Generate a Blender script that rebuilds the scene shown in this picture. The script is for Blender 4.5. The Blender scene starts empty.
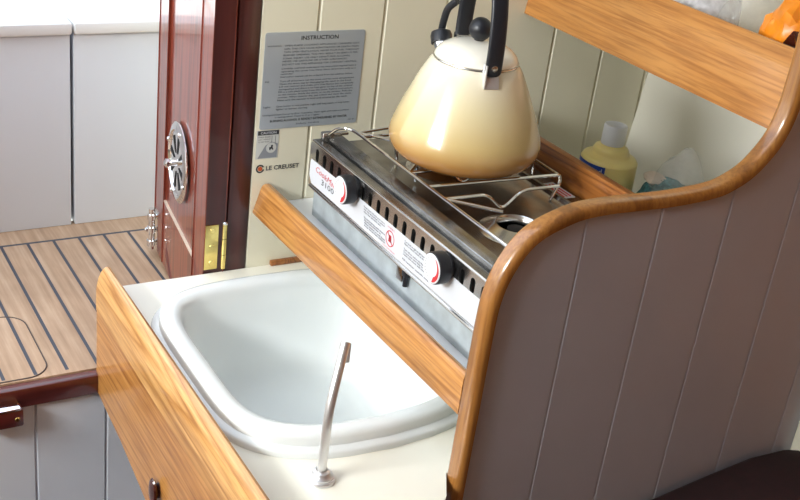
import bpy, bmesh, math, random
from mathutils import Vector, Matrix, noise

random.seed(7)
scene = bpy.context.scene
COL = scene.collection
XB = -1.4926          # face of the bulkhead (metres; worktop is z = 0)
SOLE = -0.145         # cockpit sole
PI = math.pi

# ------------------------------------------------------------------ colours / materials
def lin(r, g, b):
    f = lambda c: (c / 255 / 12.92) if c / 255 <= 0.04045 else ((c / 255 + 0.055) / 1.055) ** 2.4
    return (f(r), f(g), f(b), 1.0)

def new_mat(name):
    m = bpy.data.materials.new(name)
    m.use_nodes = True
    nt = m.node_tree
    return m, nt, nt.nodes['Principled BSDF']

def setp(b, **k):
    for n, v in k.items():
        b.inputs[n.replace('_', ' ')].default_value = v

def coords(nt, scale=(1, 1, 1), rot=(0, 0, 0), loc=(0, 0, 0), kind='Object'):
    tc = nt.nodes.new('ShaderNodeTexCoord')
    mp = nt.nodes.new('ShaderNodeMapping')
    mp.inputs['Scale'].default_value = scale
    mp.inputs['Rotation'].default_value = rot
    mp.inputs['Location'].default_value = loc
    nt.links.new(tc.outputs[kind], mp.inputs['Vector'])
    return mp

def ramp(nt, fac, stops):
    r = nt.nodes.new('ShaderNodeValToRGB')
    e = r.color_ramp.elements
    e[0].position, e[0].color = stops[0]
    e[1].position, e[1].color = stops[-1]
    for p, c in stops[1:-1]:
        x = e.new(p); x.color = c
    nt.links.new(fac, r.inputs['Fac'])
    return r

def noise_node(nt, vec, scale, detail=4, rough=0.5, dist=0.0):
    n = nt.nodes.new('ShaderNodeTexNoise')
    n.inputs['Scale'].default_value = scale
    n.inputs['Detail'].default_value = detail
    n.inputs['Roughness'].default_value = rough
    n.inputs['Distortion'].default_value = dist
    nt.links.new(vec.outputs[0], n.inputs['Vector'])
    return n

def bump(nt, b, height, strength=0.1, dist=0.002):
    bp = nt.nodes.new('ShaderNodeBump')
    bp.inputs['Strength'].default_value = strength
    bp.inputs['Distance'].default_value = dist
    nt.links.new(height, bp.inputs['Height'])
    nt.links.new(bp.outputs['Normal'], b.inputs['Normal'])

def plain(name, col, rough=0.5, metal=0.0, coat=0.0, spec=0.5, vary=0.06, vscale=9.0, **k):
    m, nt, b = new_mat(name)
    mp = coords(nt)
    n = noise_node(nt, mp, vscale, 3)
    d = tuple(max(0, c * (1 - vary)) for c in col[:3]) + (1,)
    u = tuple(min(1, c * (1 + vary)) for c in col[:3]) + (1,)
    r = ramp(nt, n.outputs['Fac'], [(0.3, d), (0.7, u)])
    nt.links.new(r.outputs['Color'], b.inputs['Base Color'])
    setp(b, Roughness=rough, Metallic=metal, Coat_Weight=coat, Specular_IOR_Level=spec, **k)
    if coat: b.inputs['Coat Roughness'].default_value = 0.06
    return m

def wood(name, dark, mid, light, rough=0.38, coat=0.7, along='X', ring=14.0, seed=0.0, coatrough=0.08, pores=0.6):
    """varnished timber, the grain running along one object axis"""
    m, nt, b = new_mat(name)
    s = {'X': (0.32, 9, 9), 'Y': (9, 0.32, 9), 'Z': (9, 9, 0.32)}[along]
    s2 = {'X': (11, 210, 210), 'Y': (210, 11, 210), 'Z': (210, 210, 11)}[along]
    mp = coords(nt, s, loc=(seed, seed * 1.7, seed * .6))
    big = noise_node(nt, mp, 2.0, 2, .45, .25)
    mul = nt.nodes.new('ShaderNodeMath'); mul.operation = 'MULTIPLY'; mul.inputs[1].default_value = ring
    nt.links.new(big.outputs['Fac'], mul.inputs[0])
    sn = nt.nodes.new('ShaderNodeMath'); sn.operation = 'FRACT'
    nt.links.new(mul.outputs[0], sn.inputs[0])
    r = ramp(nt, sn.outputs[0], [(0.0, dark), (0.28, mid), (0.62, light), (0.9, mid), (1.0, dark)])
    mp2 = coords(nt, s2)
    fine = noise_node(nt, mp2, 1.0, 3, .6)
    r2 = ramp(nt, fine.outputs['Fac'], [(0.34, (0.50, 0.38, 0.27, 1)), (0.58, (1, 1, 1, 1))])
    mix = nt.nodes.new('ShaderNodeMix'); mix.data_type = 'RGBA'; mix.blend_type = 'MULTIPLY'
    mix.inputs['Factor'].default_value = pores
    nt.links.new(r.outputs['Color'], mix.inputs[6]); nt.links.new(r2.outputs['Color'], mix.inputs[7])
    nt.links.new(mix.outputs[2], b.inputs['Base Color'])
    setp(b, Roughness=rough, Coat_Weight=coat)
    b.inputs['Coat Roughness'].default_value = coatrough
    bump(nt, b, fine.outputs['Fac'], 0.12, 0.0006)
    return m

M = {}
M['cream'] = plain('cream_paint', lin(234, 229, 206), 0.42, vary=0.03, vscale=4)
M['hull_white'] = plain('hull_paint', lin(238, 235, 222), 0.45, vary=.02, vscale=4)
M['locker'] = plain('locker_paint', lin(212, 216, 222), 0.4, vary=.02, vscale=4)
M['white_paint'] = plain('white_paint', lin(206, 211, 220), 0.45, vary=0.03, vscale=4)
M['shaded_panel'] = plain('shaded_panel_paint', lin(196, 200, 213), 0.4, vary=0.04, vscale=5)  # partition's white paint, greyed to put its shade into the colour
M['gel'] = plain('gelcoat', lin(226, 226, 224), 0.35, vary=0.02, vscale=3)
M['worktop'] = plain('worktop_laminate', lin(240, 237, 222), 0.28, vary=0.03, vscale=6)
M['sinkwhite'] = plain('sink_acrylic', lin(228, 232, 230), 0.22, coat=0.3, vary=0.015, vscale=5)
M['shelfwhite'] = plain('shelf_laminate', lin(246, 249, 251), 0.3, vary=0.02)
M['oak'] = wood('varnished_oak', lin(172, 112, 52), lin(194, 134, 68), lin(204, 146, 80), seed=1.3)
M['oak_light'] = wood('varnished_light_oak', lin(178, 122, 60), lin(208, 155, 90), lin(222, 172, 108), seed=4.1, ring=10)
M['oak_rail'] = wood('varnished_rail_oak', lin(180, 118, 54), lin(194, 132, 64), lin(202, 142, 74), seed=7.7, ring=9, coatrough=.16)
M['oak_dark'] = wood('varnished_dark_oak', lin(120, 68, 24), lin(158, 96, 40), lin(172, 110, 52), seed=2.7)
M['oak_cap'] = wood('varnished_cap_oak', lin(128, 80, 30), lin(160, 106, 46), lin(168, 114, 54), seed=5.2, along='Z', coat=1.0, coatrough=.12, ring=3)
M['mahog'] = wood('varnished_mahogany', lin(88, 32, 20), lin(116, 46, 30), lin(132, 58, 40), rough=.35, coat=.7, along='Z', ring=7, seed=3.3, coatrough=.03, pores=.25)
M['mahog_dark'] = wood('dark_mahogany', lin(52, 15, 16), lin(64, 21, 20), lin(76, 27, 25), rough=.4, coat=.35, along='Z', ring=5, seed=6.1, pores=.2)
M['mahog_sill'] = wood('sill_mahogany', lin(66, 20, 18), lin(84, 28, 24), lin(100, 38, 32), rough=.35, coat=.8, along='Y', ring=5, seed=8.1, pores=.2)
M['darkknob'] = plain('dark_turned_wood', lin(66, 26, 16), 0.25, coat=.8, vary=.2, vscale=60)
M['steel'] = plain('polished_stainless', (0.62, 0.61, 0.59, 1), 0.2, 1.0, vary=0.06, vscale=14)
M['steel_top'] = plain('worn_stainless', (0.33, 0.325, 0.315, 1), 0.26, 1.0, vary=0.25, vscale=22)
M['chrome'] = plain('chrome', (0.82, 0.82, 0.82, 1), 0.07, 1.0, vary=0.02)
M['alu'] = plain('satin_aluminium', (0.80, 0.81, 0.83, 1), 0.36, .85, vary=0.04)
M['zinc'] = plain('galvanised_steel', lin(186, 196, 200), 0.5, 0.25, vary=0.16, vscale=30)
M['brass'] = plain('brass', lin(226, 204, 128), 0.25, 1.0, vary=.1, vscale=30)
M['black'] = plain('black_plastic', lin(30, 32, 38), 0.38, vary=.1)
M['void'] = plain('void_black', lin(12, 11, 11), 0.7, vary=.1)  # near-black for vent openings and wick covers
M['gasket'] = plain('rubber_gasket', lin(74, 62, 58), 0.7, vary=.1)
M['ink'] = plain('printed_ink', lin(44, 46, 50), 0.6, vary=.02)
M['redink'] = plain('red_ink', lin(196, 42, 48), 0.5, vary=.02)
M['label'] = plain('white_label', lin(208, 211, 217), 0.4, vary=.01)
M['plate'] = plain('printed_aluminium', lin(176, 184, 192), 0.35, .25, vary=.03)
M['sticker'] = plain('sticker_film', lin(206, 208, 204), 0.4, vary=.01)
M['stickergrey'] = plain('sticker_grey', lin(140, 144, 150), 0.45, vary=.02)
M['blue'] = plain('blue_label', lin(28, 66, 158), 0.35, vary=.03)
M['orangeink'] = plain('orange_ink', lin(206, 92, 40), .5, vary=.02)
M['maroon'] = plain('maroon_cloth', lin(36, 8, 12), 0.85, vary=.25, vscale=80)
M['whitecap'] = plain('white_cap', lin(232, 234, 236), 0.35, vary=.01)
M['knobface'] = plain('knob_face', lin(220, 220, 222), 0.4, vary=.01)
M['sponge'] = plain('teal_scouring_pad', lin(74, 122, 122), 0.9, vary=.5, vscale=140)
M['beige'] = plain('wrapper_and_glint', lin(214, 196, 176), .5, vary=.1)

# enamel of the kettle: glaze fades from white at the rim to tan at the foot
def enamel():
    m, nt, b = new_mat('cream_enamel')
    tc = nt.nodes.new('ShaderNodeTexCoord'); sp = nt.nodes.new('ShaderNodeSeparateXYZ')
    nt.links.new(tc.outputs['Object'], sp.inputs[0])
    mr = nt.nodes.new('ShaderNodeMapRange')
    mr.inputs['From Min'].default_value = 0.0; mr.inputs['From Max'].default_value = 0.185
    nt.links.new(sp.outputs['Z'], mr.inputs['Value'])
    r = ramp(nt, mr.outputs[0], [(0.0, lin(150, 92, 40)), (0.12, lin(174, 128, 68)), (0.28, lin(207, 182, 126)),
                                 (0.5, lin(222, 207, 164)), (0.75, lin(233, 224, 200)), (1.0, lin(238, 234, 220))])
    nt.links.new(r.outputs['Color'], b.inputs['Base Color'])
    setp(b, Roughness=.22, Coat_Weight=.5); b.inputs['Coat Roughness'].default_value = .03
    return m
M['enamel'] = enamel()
M['enamel_lid'] = plain('lid_enamel', lin(245, 240, 226), .14, coat=.8, vary=.01)

# teak sole: strakes along X with black caulking every 48 mm, a margin plank by the lockers
def teak():
    m, nt, b = new_mat('teak_sole')
    tc = nt.nodes.new('ShaderNodeTexCoord'); sp = nt.nodes.new('ShaderNodeSeparateXYZ')
    nt.links.new(tc.outputs['Object'], sp.inputs[0])
    def math_(op, a, bv=None, c=None):
        n = nt.nodes.new('ShaderNodeMath'); n.operation = op
        for i, v in enumerate((a, bv, c)):
            if v is None: continue
            if isinstance(v, (int, float)): n.inputs[i].default_value = v
            else: nt.links.new(v, n.inputs[i])
        return n.outputs[0]
    y = math_('ADD', sp.outputs['Y'], 5 * 0.0478 - 0.407 + 48 * 0.0478)
    fr = math_('FRACT', math_('DIVIDE', y, 0.0478))
    dist = math_('ABSOLUTE', math_('SUBTRACT', math_('FRACT', math_('ADD', fr, 0.5)), 0.5))
    seam = math_('LESS_THAN', dist, 0.058)
    inner = math_('GREATER_THAN', sp.outputs['X'], -1.956)
    near = math_('LESS_THAN', sp.outputs['X'], -1.512)
    seam = math_('MULTIPLY', math_('MULTIPLY', seam, inner), near)
    mg = math_('LESS_THAN', math_('ABSOLUTE', math_('SUBTRACT', sp.outputs['X'], -1.956)), 0.0032)
    caulk = math_('MAXIMUM', seam, mg)
    mp = coords(nt, (3, 60, 60)); n1 = noise_node(nt, mp, 1.5, 5, .6)
    mp2 = coords(nt, (1, 1, 1)); n2 = noise_node(nt, mp2, 9, 4, .6)
    r = ramp(nt, n1.outputs['Fac'], [(0.25, lin(158, 128, 101)), (0.5, lin(181, 151, 123)), (0.75, lin(199, 172, 145))])
    r2 = ramp(nt, n2.outputs['Fac'], [(0.3, (.78, .76, .74, 1)), (0.65, (1, 1, 1, 1))])
    mx = nt.nodes.new('ShaderNodeMix'); mx.data_type = 'RGBA'; mx.blend_type = 'MULTIPLY'; mx.inputs['Factor'].default_value = .7
    nt.links.new(r.outputs['Color'], mx.inputs[6]); nt.links.new(r2.outputs['Color'], mx.inputs[7])
    mix = nt.nodes.new('ShaderNodeMix'); mix.data_type = 'RGBA'
    nt.links.new(caulk, mix.inputs['Factor']); nt.links.new(mx.outputs[2], mix.inputs[6])
    mix.inputs[7].default_value = lin(66, 70, 80)
    nt.links.new(mix.outputs[2], b.inputs['Base Color'])
    setp(b, Roughness=.6)
    bump(nt, b, n1.outputs['Fac'], .15, .001)
    return m
M['teak'] = teak()

def film(name, tint, alpha, rough=.12):
    m, nt, b = new_mat(name)
    out = nt.nodes['Material Output']
    tr = nt.nodes.new('ShaderNodeBsdfTransparent'); tr.inputs['Color'].default_value = (.97, .97, .97, 1)
    setp(b, Base_Color=tint, Roughness=rough)
    mp = coords(nt); n = noise_node(nt, mp, 45, 3)
    r = ramp(nt, n.outputs['Fac'], [(.3, (alpha * .6,) * 3 + (1,)), (.7, (min(1, alpha * 1.5),) * 3 + (1,))])
    mx = nt.nodes.new('ShaderNodeMixShader')
    nt.links.new(r.outputs['Color'], mx.inputs['Fac'])
    nt.links.new(tr.outputs[0], mx.inputs[1]); nt.links.new(b.outputs[0], mx.inputs[2])
    nt.links.new(mx.outputs[0], out.inputs['Surface'])
    return m
M['film'] = film('clear_plastic_film', lin(226, 226, 222), .17, .08)
M['film_white'] = film('cloudy_plastic_film', lin(232, 232, 236), .7)
M['orange'] = plain('orange_plastic', lin(240, 140, 28), .35, vary=.2, vscale=25)
m, nt, b = new_mat('yellow_liquid_bottle')
mp = coords(nt); n = noise_node(nt, mp, 8, 2)
r = ramp(nt, n.outputs['Fac'], [(.3, lin(240, 218, 138)), (.7, lin(246, 230, 160))])
nt.links.new(r.outputs['Color'], b.inputs['Base Color'])
setp(b, Roughness=.3, Subsurface_Weight=.35, Subsurface_Radius=(.03, .025, .01), Subsurface_Scale=.5)
M['bottle'] = m

# ------------------------------------------------------------------ object helpers
def root_loc(o):
    v = Vector((0, 0, 0))
    while o is not None:
        v += o.location; o = o.parent
    return v

def obj(name, bm, mat, parent=None, angle=35, origin=None, smooth=True):
    """link a bmesh given in world coordinates as ONE mesh object"""
    org = root_loc(parent) if parent else Vector(origin if origin else (0, 0, 0))
    bmesh.ops.translate(bm, vec=-org, verts=bm.verts)
    bmesh.ops.recalc_face_normals(bm, faces=bm.faces)
    me = bpy.data.meshes.new(name)
    bm.to_mesh(me); bm.free()
    if smooth:
        for p in me.polygons: p.use_smooth = True
        me.set_sharp_from_angle(angle=math.radians(angle))
    me.materials.append(mat)
    o = bpy.data.objects.new(name, me)
    COL.objects.link(o)
    if parent: o.parent = parent
    else: o.location = org
    return o

def tag(o, label=None, cat=None, group=None, kind=None):
    if label: o['label'] = label
    if cat: o['category'] = cat
    if group: o['group'] = group
    if kind: o['kind'] = kind
    return o

def thing(name, loc, label, cat, group=None, kind=None):
    o = bpy.data.objects.new(name, None); COL.objects.link(o)
    o.location = loc; o.empty_display_size = .05
    return tag(o, label, cat, group, kind)

def BM(): return bmesh.new()

def box(bm, x0, x1, y0, y1, z0, z1, bev=0.0, seg=2):
    r = bmesh.ops.create_cube(bm, size=1.0)
    vs = r['verts']
    bmesh.ops.scale(bm, vec=(x1 - x0, y1 - y0, z1 - z0), verts=vs)
    bmesh.ops.translate(bm, vec=((x0 + x1) / 2, (y0 + y1) / 2, (z0 + z1) / 2), verts=vs)
    if bev:
        es = list({e for v in vs for e in v.link_edges})
        bmesh.ops.bevel(bm, geom=es, offset=bev, segments=seg, profile=.5, affect='EDGES')
    return bm

def lathe(bm, prof, loc, axis=(0, 0, 1), n=48, ref=None):
    """prof: (radius, height) list; surface of revolution about axis through loc"""
    ax = Vector(axis).normalized()
    a = Vector(ref) if ref else (Vector((1, 0, 0)) if abs(ax.x) < .9 else Vector((0, 1, 0)))
    u = (a - ax * a.dot(ax)).normalized(); v = ax.cross(u)
    loc = Vector(loc); rings = []
    for r, h in prof:
        if r < 1e-6: rings.append([bm.verts.new(loc + ax * h)])
        else: rings.append([bm.verts.new(loc + ax * h + (u * math.cos(t) + v * math.sin(t)) * r)
                            for t in [2 * PI * i / n for i in range(n)]])
    for p, q in zip(rings, rings[1:]):
        for i in range(n):
            j = (i + 1) % n
            if len(p) == 1 and len(q) == 1: continue
            if len(p) == 1: bm.faces.new((p[0], q[i], q[j]))
            elif len(q) == 1: bm.faces.new((p[i], p[j], q[0]))
            else: bm.faces.new((p[i], p[j], q[j], q[i]))
    return bm

def smooth_path(pts, sub=6):
    P = [Vector(p) for p in pts]
    out = []
    for i in range(len(P) - 1):
        p0, p1, p2, p3 = P[max(i - 1, 0)], P[i], P[i + 1], P[min(i + 2, len(P) - 1)]
        for k in range(sub):
            t = k / sub
            out.append(.5 * ((2 * p1) + (p2 - p0) * t + (2 * p0 - 5 * p1 + 4 * p2 - p3) * t * t + (3 * p1 - p0 - 3 * p2 + p3) * t ** 3))
    out.append(P[-1]); return out

def fillet(pts, r, seg=5):
    """polyline with its inner corners rounded"""
    P = [Vector(p) for p in pts]; out = [P[0]]
    for i in range(1, len(P) - 1):
        a, b, c = P[i - 1], P[i], P[i + 1]
        d1 = min(r, (a - b).length * .45); d2 = min(r, (c - b).length * .45)
        s = b + (a - b).normalized() * d1; e = b + (c - b).normalized() * d2
        for k in range(seg + 1):
            t = k / seg
            out.append(s * (1 - t) ** 2 + b * 2 * t * (1 - t) + e * t * t)
    out.append(P[-1]); return out

def sweep(bm, path, section, up=(0, 0, 1), caps=True):
    """section: list of (a, b) offsets along side and normal; carried along path"""
    P = [Vector(p) for p in path]; rings = []
    nrm = None
    for i, p in enumerate(P):
        t = (P[min(i + 1, len(P) - 1)] - P[max(i - 1, 0)]).normalized()
        if nrm is None:
            w = Vector(up)
            if abs(t.dot(w)) > .95: w = Vector((1, 0, 0)) if abs(t.x) < .9 else Vector((0, 1, 0))
            nrm = (w - t * w.dot(t)).normalized()
        else:
            nrm = (nrm - t * nrm.dot(t)).normalized()
        sd = t.cross(nrm)
        rings.append([bm.verts.new(p + sd * a + nrm * b) for a, b in section])
    n = len(section)
    for p, q in zip(rings, rings[1:]):
        for i in range(n):
            j = (i + 1) % n
            bm.faces.new((p[i], p[j], q[j], q[i]))
    if caps:
        bm.faces.new(list(reversed(rings[0]))); bm.faces.new(rings[-1])
    return bm

def tube(bm, path, r, n=12):
    return sweep(bm, path, [(r * math.cos(2 * PI * i / n), r * math.sin(2 * PI * i / n)) for i in range(n)])

def prism(bm, pts, vec):
    """pts: closed planar 3-D polygon, extruded by vec"""
    vs = [bm.verts.new(p) for p in pts]
    f = bm.faces.new(vs)
    r = bmesh.ops.extrude_face_region(bm, geom=[f])
    bmesh.ops.translate(bm, vec=vec, verts=[v for v in r['geom'] if isinstance(v, bmesh.types.BMVert)])
    return bm

def disc(bm, c, r, axis, n=40, squash=1.0):
    ax = Vector(axis).normalized()
    a = Vector((0, 0, 1)) if abs(ax.z) < .9 else Vector((1, 0, 0))
    u = (a - ax * a.dot(ax)).normalized(); v = ax.cross(u)
    vs = [bm.verts.new(Vector(c) + u * r * math.cos(2 * PI * i / n) + v * r * squash * math.sin(2 * PI * i / n)) for i in range(n)]
    bm.faces.new(vs); return bm

def letter(bm, s, origin, right, up, width=None, height=.003, align='L', shear=0.0, bold=0.0):
    """flat lettering added to bm; cap height = height, squeezed to width"""
    cu = bpy.data.curves.new('lettering_curve', 'FONT'); cu.body = s; cu.size = 1; cu.shear = shear; cu.resolution_u = 2
    cu.offset = bold
    o = bpy.data.objects.new('lettering_curve', cu); COL.objects.link(o)
    bpy.context.view_layer.update()
    me = bpy.data.meshes.new_from_object(o.evaluated_get(bpy.context.evaluated_depsgraph_get()))
    bpy.data.objects.remove(o); bpy.data.curves.remove(cu)
    if not me.vertices: return
    x0 = min(v.co.x for v in me.vertices); x1 = max(v.co.x for v in me.vertices)
    sy = height / .70; sx = (width / (x1 - x0)) if width else sy
    R, U, O = Vector(right), Vector(up), Vector(origin)
    w = (x1 - x0) * sx
    sh = {'L': 0, 'C': -w / 2, 'R': -w}[align]
    vs = [bm.verts.new(O + R * ((v.co.x - x0) * sx + sh) + U * (v.co.y * sy)) for v in me.vertices]
    for p in me.polygons:
        try: bm.faces.new([vs[i] for i in p.vertices])
        except ValueError: pass
    bpy.data.meshes.remove(me)

def struct(name, bm, mat, parent=None, **k):
    o = obj(name, bm, mat, parent, **k)
    if not parent: o['kind'] = 'structure'
    return o

# tongue-and-groove panel in the YZ plane facing +X
def grooved(bm, x, y0, y1, z0, z1, first, pitch, depth=.0045, half=.0035, thick=.03):
    pts = [(x, y0)]
    g = first
    while g < y1:
        if g > y0 + half:
            pts += [(x, g - half), (x - depth, g), (x, g + half)]
        g += pitch
    pts += [(x, y1), (x - thick, y1), (x - thick, y0)]
    prism(bm, [(a, b, z0) for a, b in pts], (0, 0, z1 - z0))

# ------------------------------------------------------------------ THE SETTING
PITCH = .1125
ROOF = 1.15
bm = BM()
grooved(bm, XB, .688, 1.62, -.95, ROOF, .7805, PITCH)
o = struct('wall_back', bm, M['cream'], angle=20)
bm = BM()
grooved(bm, XB, -1.7, .688, -.95, SOLE - .036, .352 - 12 * .111, .111, depth=.004, half=.003)
struct('wall_below_sill', bm, M['white_paint'], angle=20)
bm = BM(); grooved(bm, XB, -1.7, -.2, SOLE - .036, ROOF, .352 - 12 * .111, .111)
struct('wall_back_left', bm, M['cream'], angle=20)
# hull side, leaning outward
bm = BM()
hy = lambda z: 1.431 + .115 * z
prism(bm, [(XB, hy(-.95), -.95), (XB, hy(ROOF), ROOF), (XB, hy(ROOF) + .04, ROOF), (XB, hy(-.95) + .04, -.95)], (.62, 0, 0))
struct('wall_right', bm, M['hull_white'])
bm = BM()
prism(bm, [(-.872, hy(-.95), -.95), (-.872, hy(ROOF), ROOF), (-.872, hy(ROOF) + .04, ROOF), (-.872, hy(-.95) + .04, -.95)], (2.08, 0, 0))
struct('wall_right_cabin', bm, M['oak_dark'])
# other hull side, unseen, with a window opening added for fill light
bm = BM()
for (a, b_, c, d) in ((XB, 1.2, -.95, .82), (XB, 1.2, 1.12, ROOF), (XB, -1.22, .82, 1.12), (-.46, 1.2, .82, 1.12)):
    box(bm, a, b_, -1.14, -1.1, c, d)
struct('wall_left', bm, M['cream'])
bm = BM(); box(bm, 1.2, 1.24, -1.14, 1.62, -.95, ROOF); struct('wall_front', bm, M['oak_dark'])
HX0, HX1, HY0, HY1 = -1.45, -.86, .0, .62        # unseen open hatch over the companionway, added to light the interior
bm = BM()
for a, b_, c, d in ((XB - .03, HX0, -1.14, 1.62), (HX1, 1.24, -1.14, 1.62), (HX0, HX1, -1.14, HY0), (HX0, HX1, HY1, 1.62)):
    box(bm, a, b_, c, d, ROOF, ROOF + .03)
struct('ceiling', bm, M['gel'])
bm = BM(); box(bm, XB - .03, 1.24, -1.14, 1.62, -1.0, -.95); struct('floor_cabin', bm, M['mahog_dark'])

# companionway sill and post
bm = BM(); box(bm, XB - .010, XB + .010, -.2, .652, SOLE - .0355, SOLE - .001, .004)
struct('trim_1', bm, M['mahog_sill'])
bm = BM(); box(bm, XB - .04, XB - .0004, .6515, .6875, -.95, ROOF, .003)
struct('trim_2', bm, M['mahog_dark'])
# small dark moulding where worktop meets bulkhead
bm = BM(); box(bm, XB, XB + .008, .728, .80, .0, .009, .002)
struct('trim_3', bm, M['oak_dark'])

# cockpit
bm = BM(); box(bm, -2.03, XB - .0105, -1.7, 1.6, SOLE - .05, SOLE)
struct('floor', bm, M['teak'])
def hatch_outline(z):
    r_, out = .036, []
    for cx, cy, a0 in ((-1.507 - r_, .382 - r_, 0), (-1.700 + r_, .382 - r_, 90), (-1.700 + r_, .02 + r_, 180), (-1.507 - r_, .02 + r_, 270)):
        for k in range(9):
            a = math.radians(a0 + 90 * k / 8); out.append((cx + r_ * math.cos(a), cy + r_ * math.sin(a), z))
    return out
bm = BM(); prism(bm, hatch_outline(SOLE), (0, 0, .0006))
hatch_lid = tag(obj('hatch_cover', bm, M['teak'], smooth=False),
                'round-cornered hatch cover let into the teak cockpit sole', 'hatch cover')
path = hatch_outline(SOLE + .0007); path += path[:1]
bm = BM(); tube(bm, path, .0011, 6); obj('gasket', bm, M['gasket'], hatch_lid)

WX = -2.013
for (y0, y1, lab) in ((-1.7, .553, 'white cockpit locker left of the dark seam, with an overhanging lid'),
                      (.5595, 1.6, 'white cockpit locker right of the dark seam, behind the open door')):
    t = thing('cockpit_locker', (WX - .3, (y0 + y1) / 2, SOLE), lab, 'locker', 'white lockers across the cockpit')
    bm = BM(); box(bm, WX - .03, WX, y0, y1, SOLE, .236, .002); obj('front_panel', bm, M['locker'], t)
    bm = BM(); box(bm, WX - .62, WX + .012, y0 - .001, y1 + .001, .236, .258, .004); obj('lid', bm, M['gel'], t)
    bm = BM(); box(bm, WX - .62, WX - .6, y0, y1, SOLE, .70, .002); obj('seat_back', bm, M['gel'], t)
bm = BM(); box(bm, WX - .05, WX - .031, .54, .57, SOLE, .236)
struct('trim_4', bm, M['gasket'])

# ------------------------------------------------------------------ open companionway door
P0 = Vector((-1.4970, .6172, 0)); D = Vector((-.9906, .1369, 0)); N = Vector((-.1369, -.9906, 0))  # along the leaf / out of its face
def dp(u, z, w=0): return P0 + D * u + N * w + Vector((0, 0, z))
def dbox(bm, u0, u1, z0, z1, w0, w1, bev=0.0):
    r = bmesh.ops.create_cube(bm, size=1.0); vs = r['verts']
    for v in vs:
        u = u0 if v.co.x < 0 else u1; z = z0 if v.co.z < 0 else z1; w = w0 if v.co.y < 0 else w1
        v.co = dp(u, z, w)
    if bev:
        bmesh.ops.bevel(bm, geom=list({e for v in vs for e in v.link_edges}), offset=bev, segments=2, affect='EDGES')
door = thing('door_1', (XB - .18, .63, SOLE + .012), None, None, kind='structure')
ZB, ZT = SOLE + .012, 1.12
bm = BM()
dbox(bm, 0, .072, ZB, ZT, -.030, 0, .0015)
dbox(bm, .302, .372, ZB, ZT, -.030, 0, .0015)
dbox(bm, .072, .302, ZB, -.012, -.030, 0, .001)
dbox(bm, .072, .302, 1.04, ZT, -.030, 0, .001)
obj('frame', bm, M['mahog'], door)
bm = BM(); dbox(bm, -.0009, .0001, ZB, ZT, -.0298, -.0002); tag(obj('edge_shade', bm, M['mahog_dark'], door), 'hinge edge with its shade put in as darker colour')  # same wood as the leaf; the darker strip stands in for shade
bm = BM(); dbox(bm, .070, .304, -.014, 1.042, -.022, -.004, .0)
obj('panel', bm, M['mahog'], door)
bm = BM()
dbox(bm, .072, .302, -.0114, -.0100, -.004, .0004, .0002)
obj('bead_glint', bm, M['beige'], door)  # pale strip paints in the highlight along the recess edge
# round ventilator
vc = dp(.192, .108, .001)
bm = BM()
lathe(bm, [(.069, 0), (.069, .002), (.064, .005), (.056, .006), (.054, .003), (.0, .003)], vc, N, 48)
vent = obj('ventilator', bm, M['chrome'], door)
bm = BM()
for k in range(8):
    a = 2 * PI * k / 8 + .2
    r0, r1 = .017, .047
    pts = []
    for rr, da in ((r0, -.06), (r1, -.10), (r1, .10), (r0, .06)):
        pts.append(vc + N * .0034 + D * (rr * math.cos(a + da)) + Vector((0, 0, rr * math.sin(a + da))))
    prism(bm, pts, N * .0008)
obj('vent_slots', bm, M['void'], vent, smooth=False)
bm = BM()
lathe(bm, [(.006, 0), (.005, .007), (.0045, .010), (.008, .013), (.008, .018), (.004, .021), (0, .0215)], vc + N * .003, N, 16)
obj('knob', bm, M['chrome'], vent)
for k in range(4):
    a = PI / 2 * k + .35
    c = vc + D * (.061 * math.cos(a)) + Vector((0, 0, .061 * math.sin(a)))
    bm = BM(); lathe(bm, [(.0042, .005), (.004, .0065), (.0025, .008), (0, .0084)], c, N, 12)
    obj('screw', bm, M['chrome'], vent)
# barrel bolt at the free edge
bm = BM()
dbox(bm, .330, .362, -.125, -.052, 0, .003, .001)
blt = obj('barrel_bolt', bm, M['chrome'], door)
bm = BM(); tube(bm, [dp(.346, -.128, .012), dp(.346, -.046, .012)], .0055, 12); obj('bolt_bar', bm, M['chrome'], blt)
bm = BM()
for z in (-.115, -.088, -.062): lathe(bm, [(0, -.005), (.0082, -.005), (.0082, .005), (0, .005)], dp(.346, z, .012), (0, 0, 1), 12)
for z in (-.115, -.062): tube(bm, [dp(.346, z, 0), dp(.346, z, .012)], .004, 8)
obj('keeper', bm, M['chrome'], blt)
bm = BM(); lathe(bm, [(.004, 0), (.0045, .003), (.003, .005), (0, .0055)], dp(.346, -.088, .019), N, 10)
obj('bolt_knob', bm, M['chrome'], blt)
# brass hinge on the leaf's edge
hz0, hz1 = .006, .083
bm = BM()
E0 = dp(-.0008, 0, 0)
box(bm, E0.x + .0002, E0.x + .0030, .6165, .6462, hz0, hz1, .0006)
hin = obj('hinge', bm, M['brass'], door); tag(hin, 'brass butt hinge')
bm = BM()
for a, b_ in ((hz0, .030), (.031, .057), (.058, hz1)):
    tube(bm, [(E0.x + .0035, .6478, a), (E0.x + .0035, .6478, b_)], .0042, 14)
obj('knuckle', bm, M['brass'], hin)
bm = BM(); lathe(bm, [(0, 0), (.005, 0), (.005, .002), (.003, .004), (0, .0045)], (E0.x + .0035, .6478, hz1), (0, 0, 1), 12)
obj('pin_head', bm, M['chrome'], hin)
for z in (.017, .045, .073):
    bm = BM(); lathe(bm, [(.0046, 0), (.0042, .0006), (0, .0008)], (E0.x + .003, .6285, z), (1, 0, 0), 16)
    sc = obj('screw', bm, M['brass'], hin)

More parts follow.
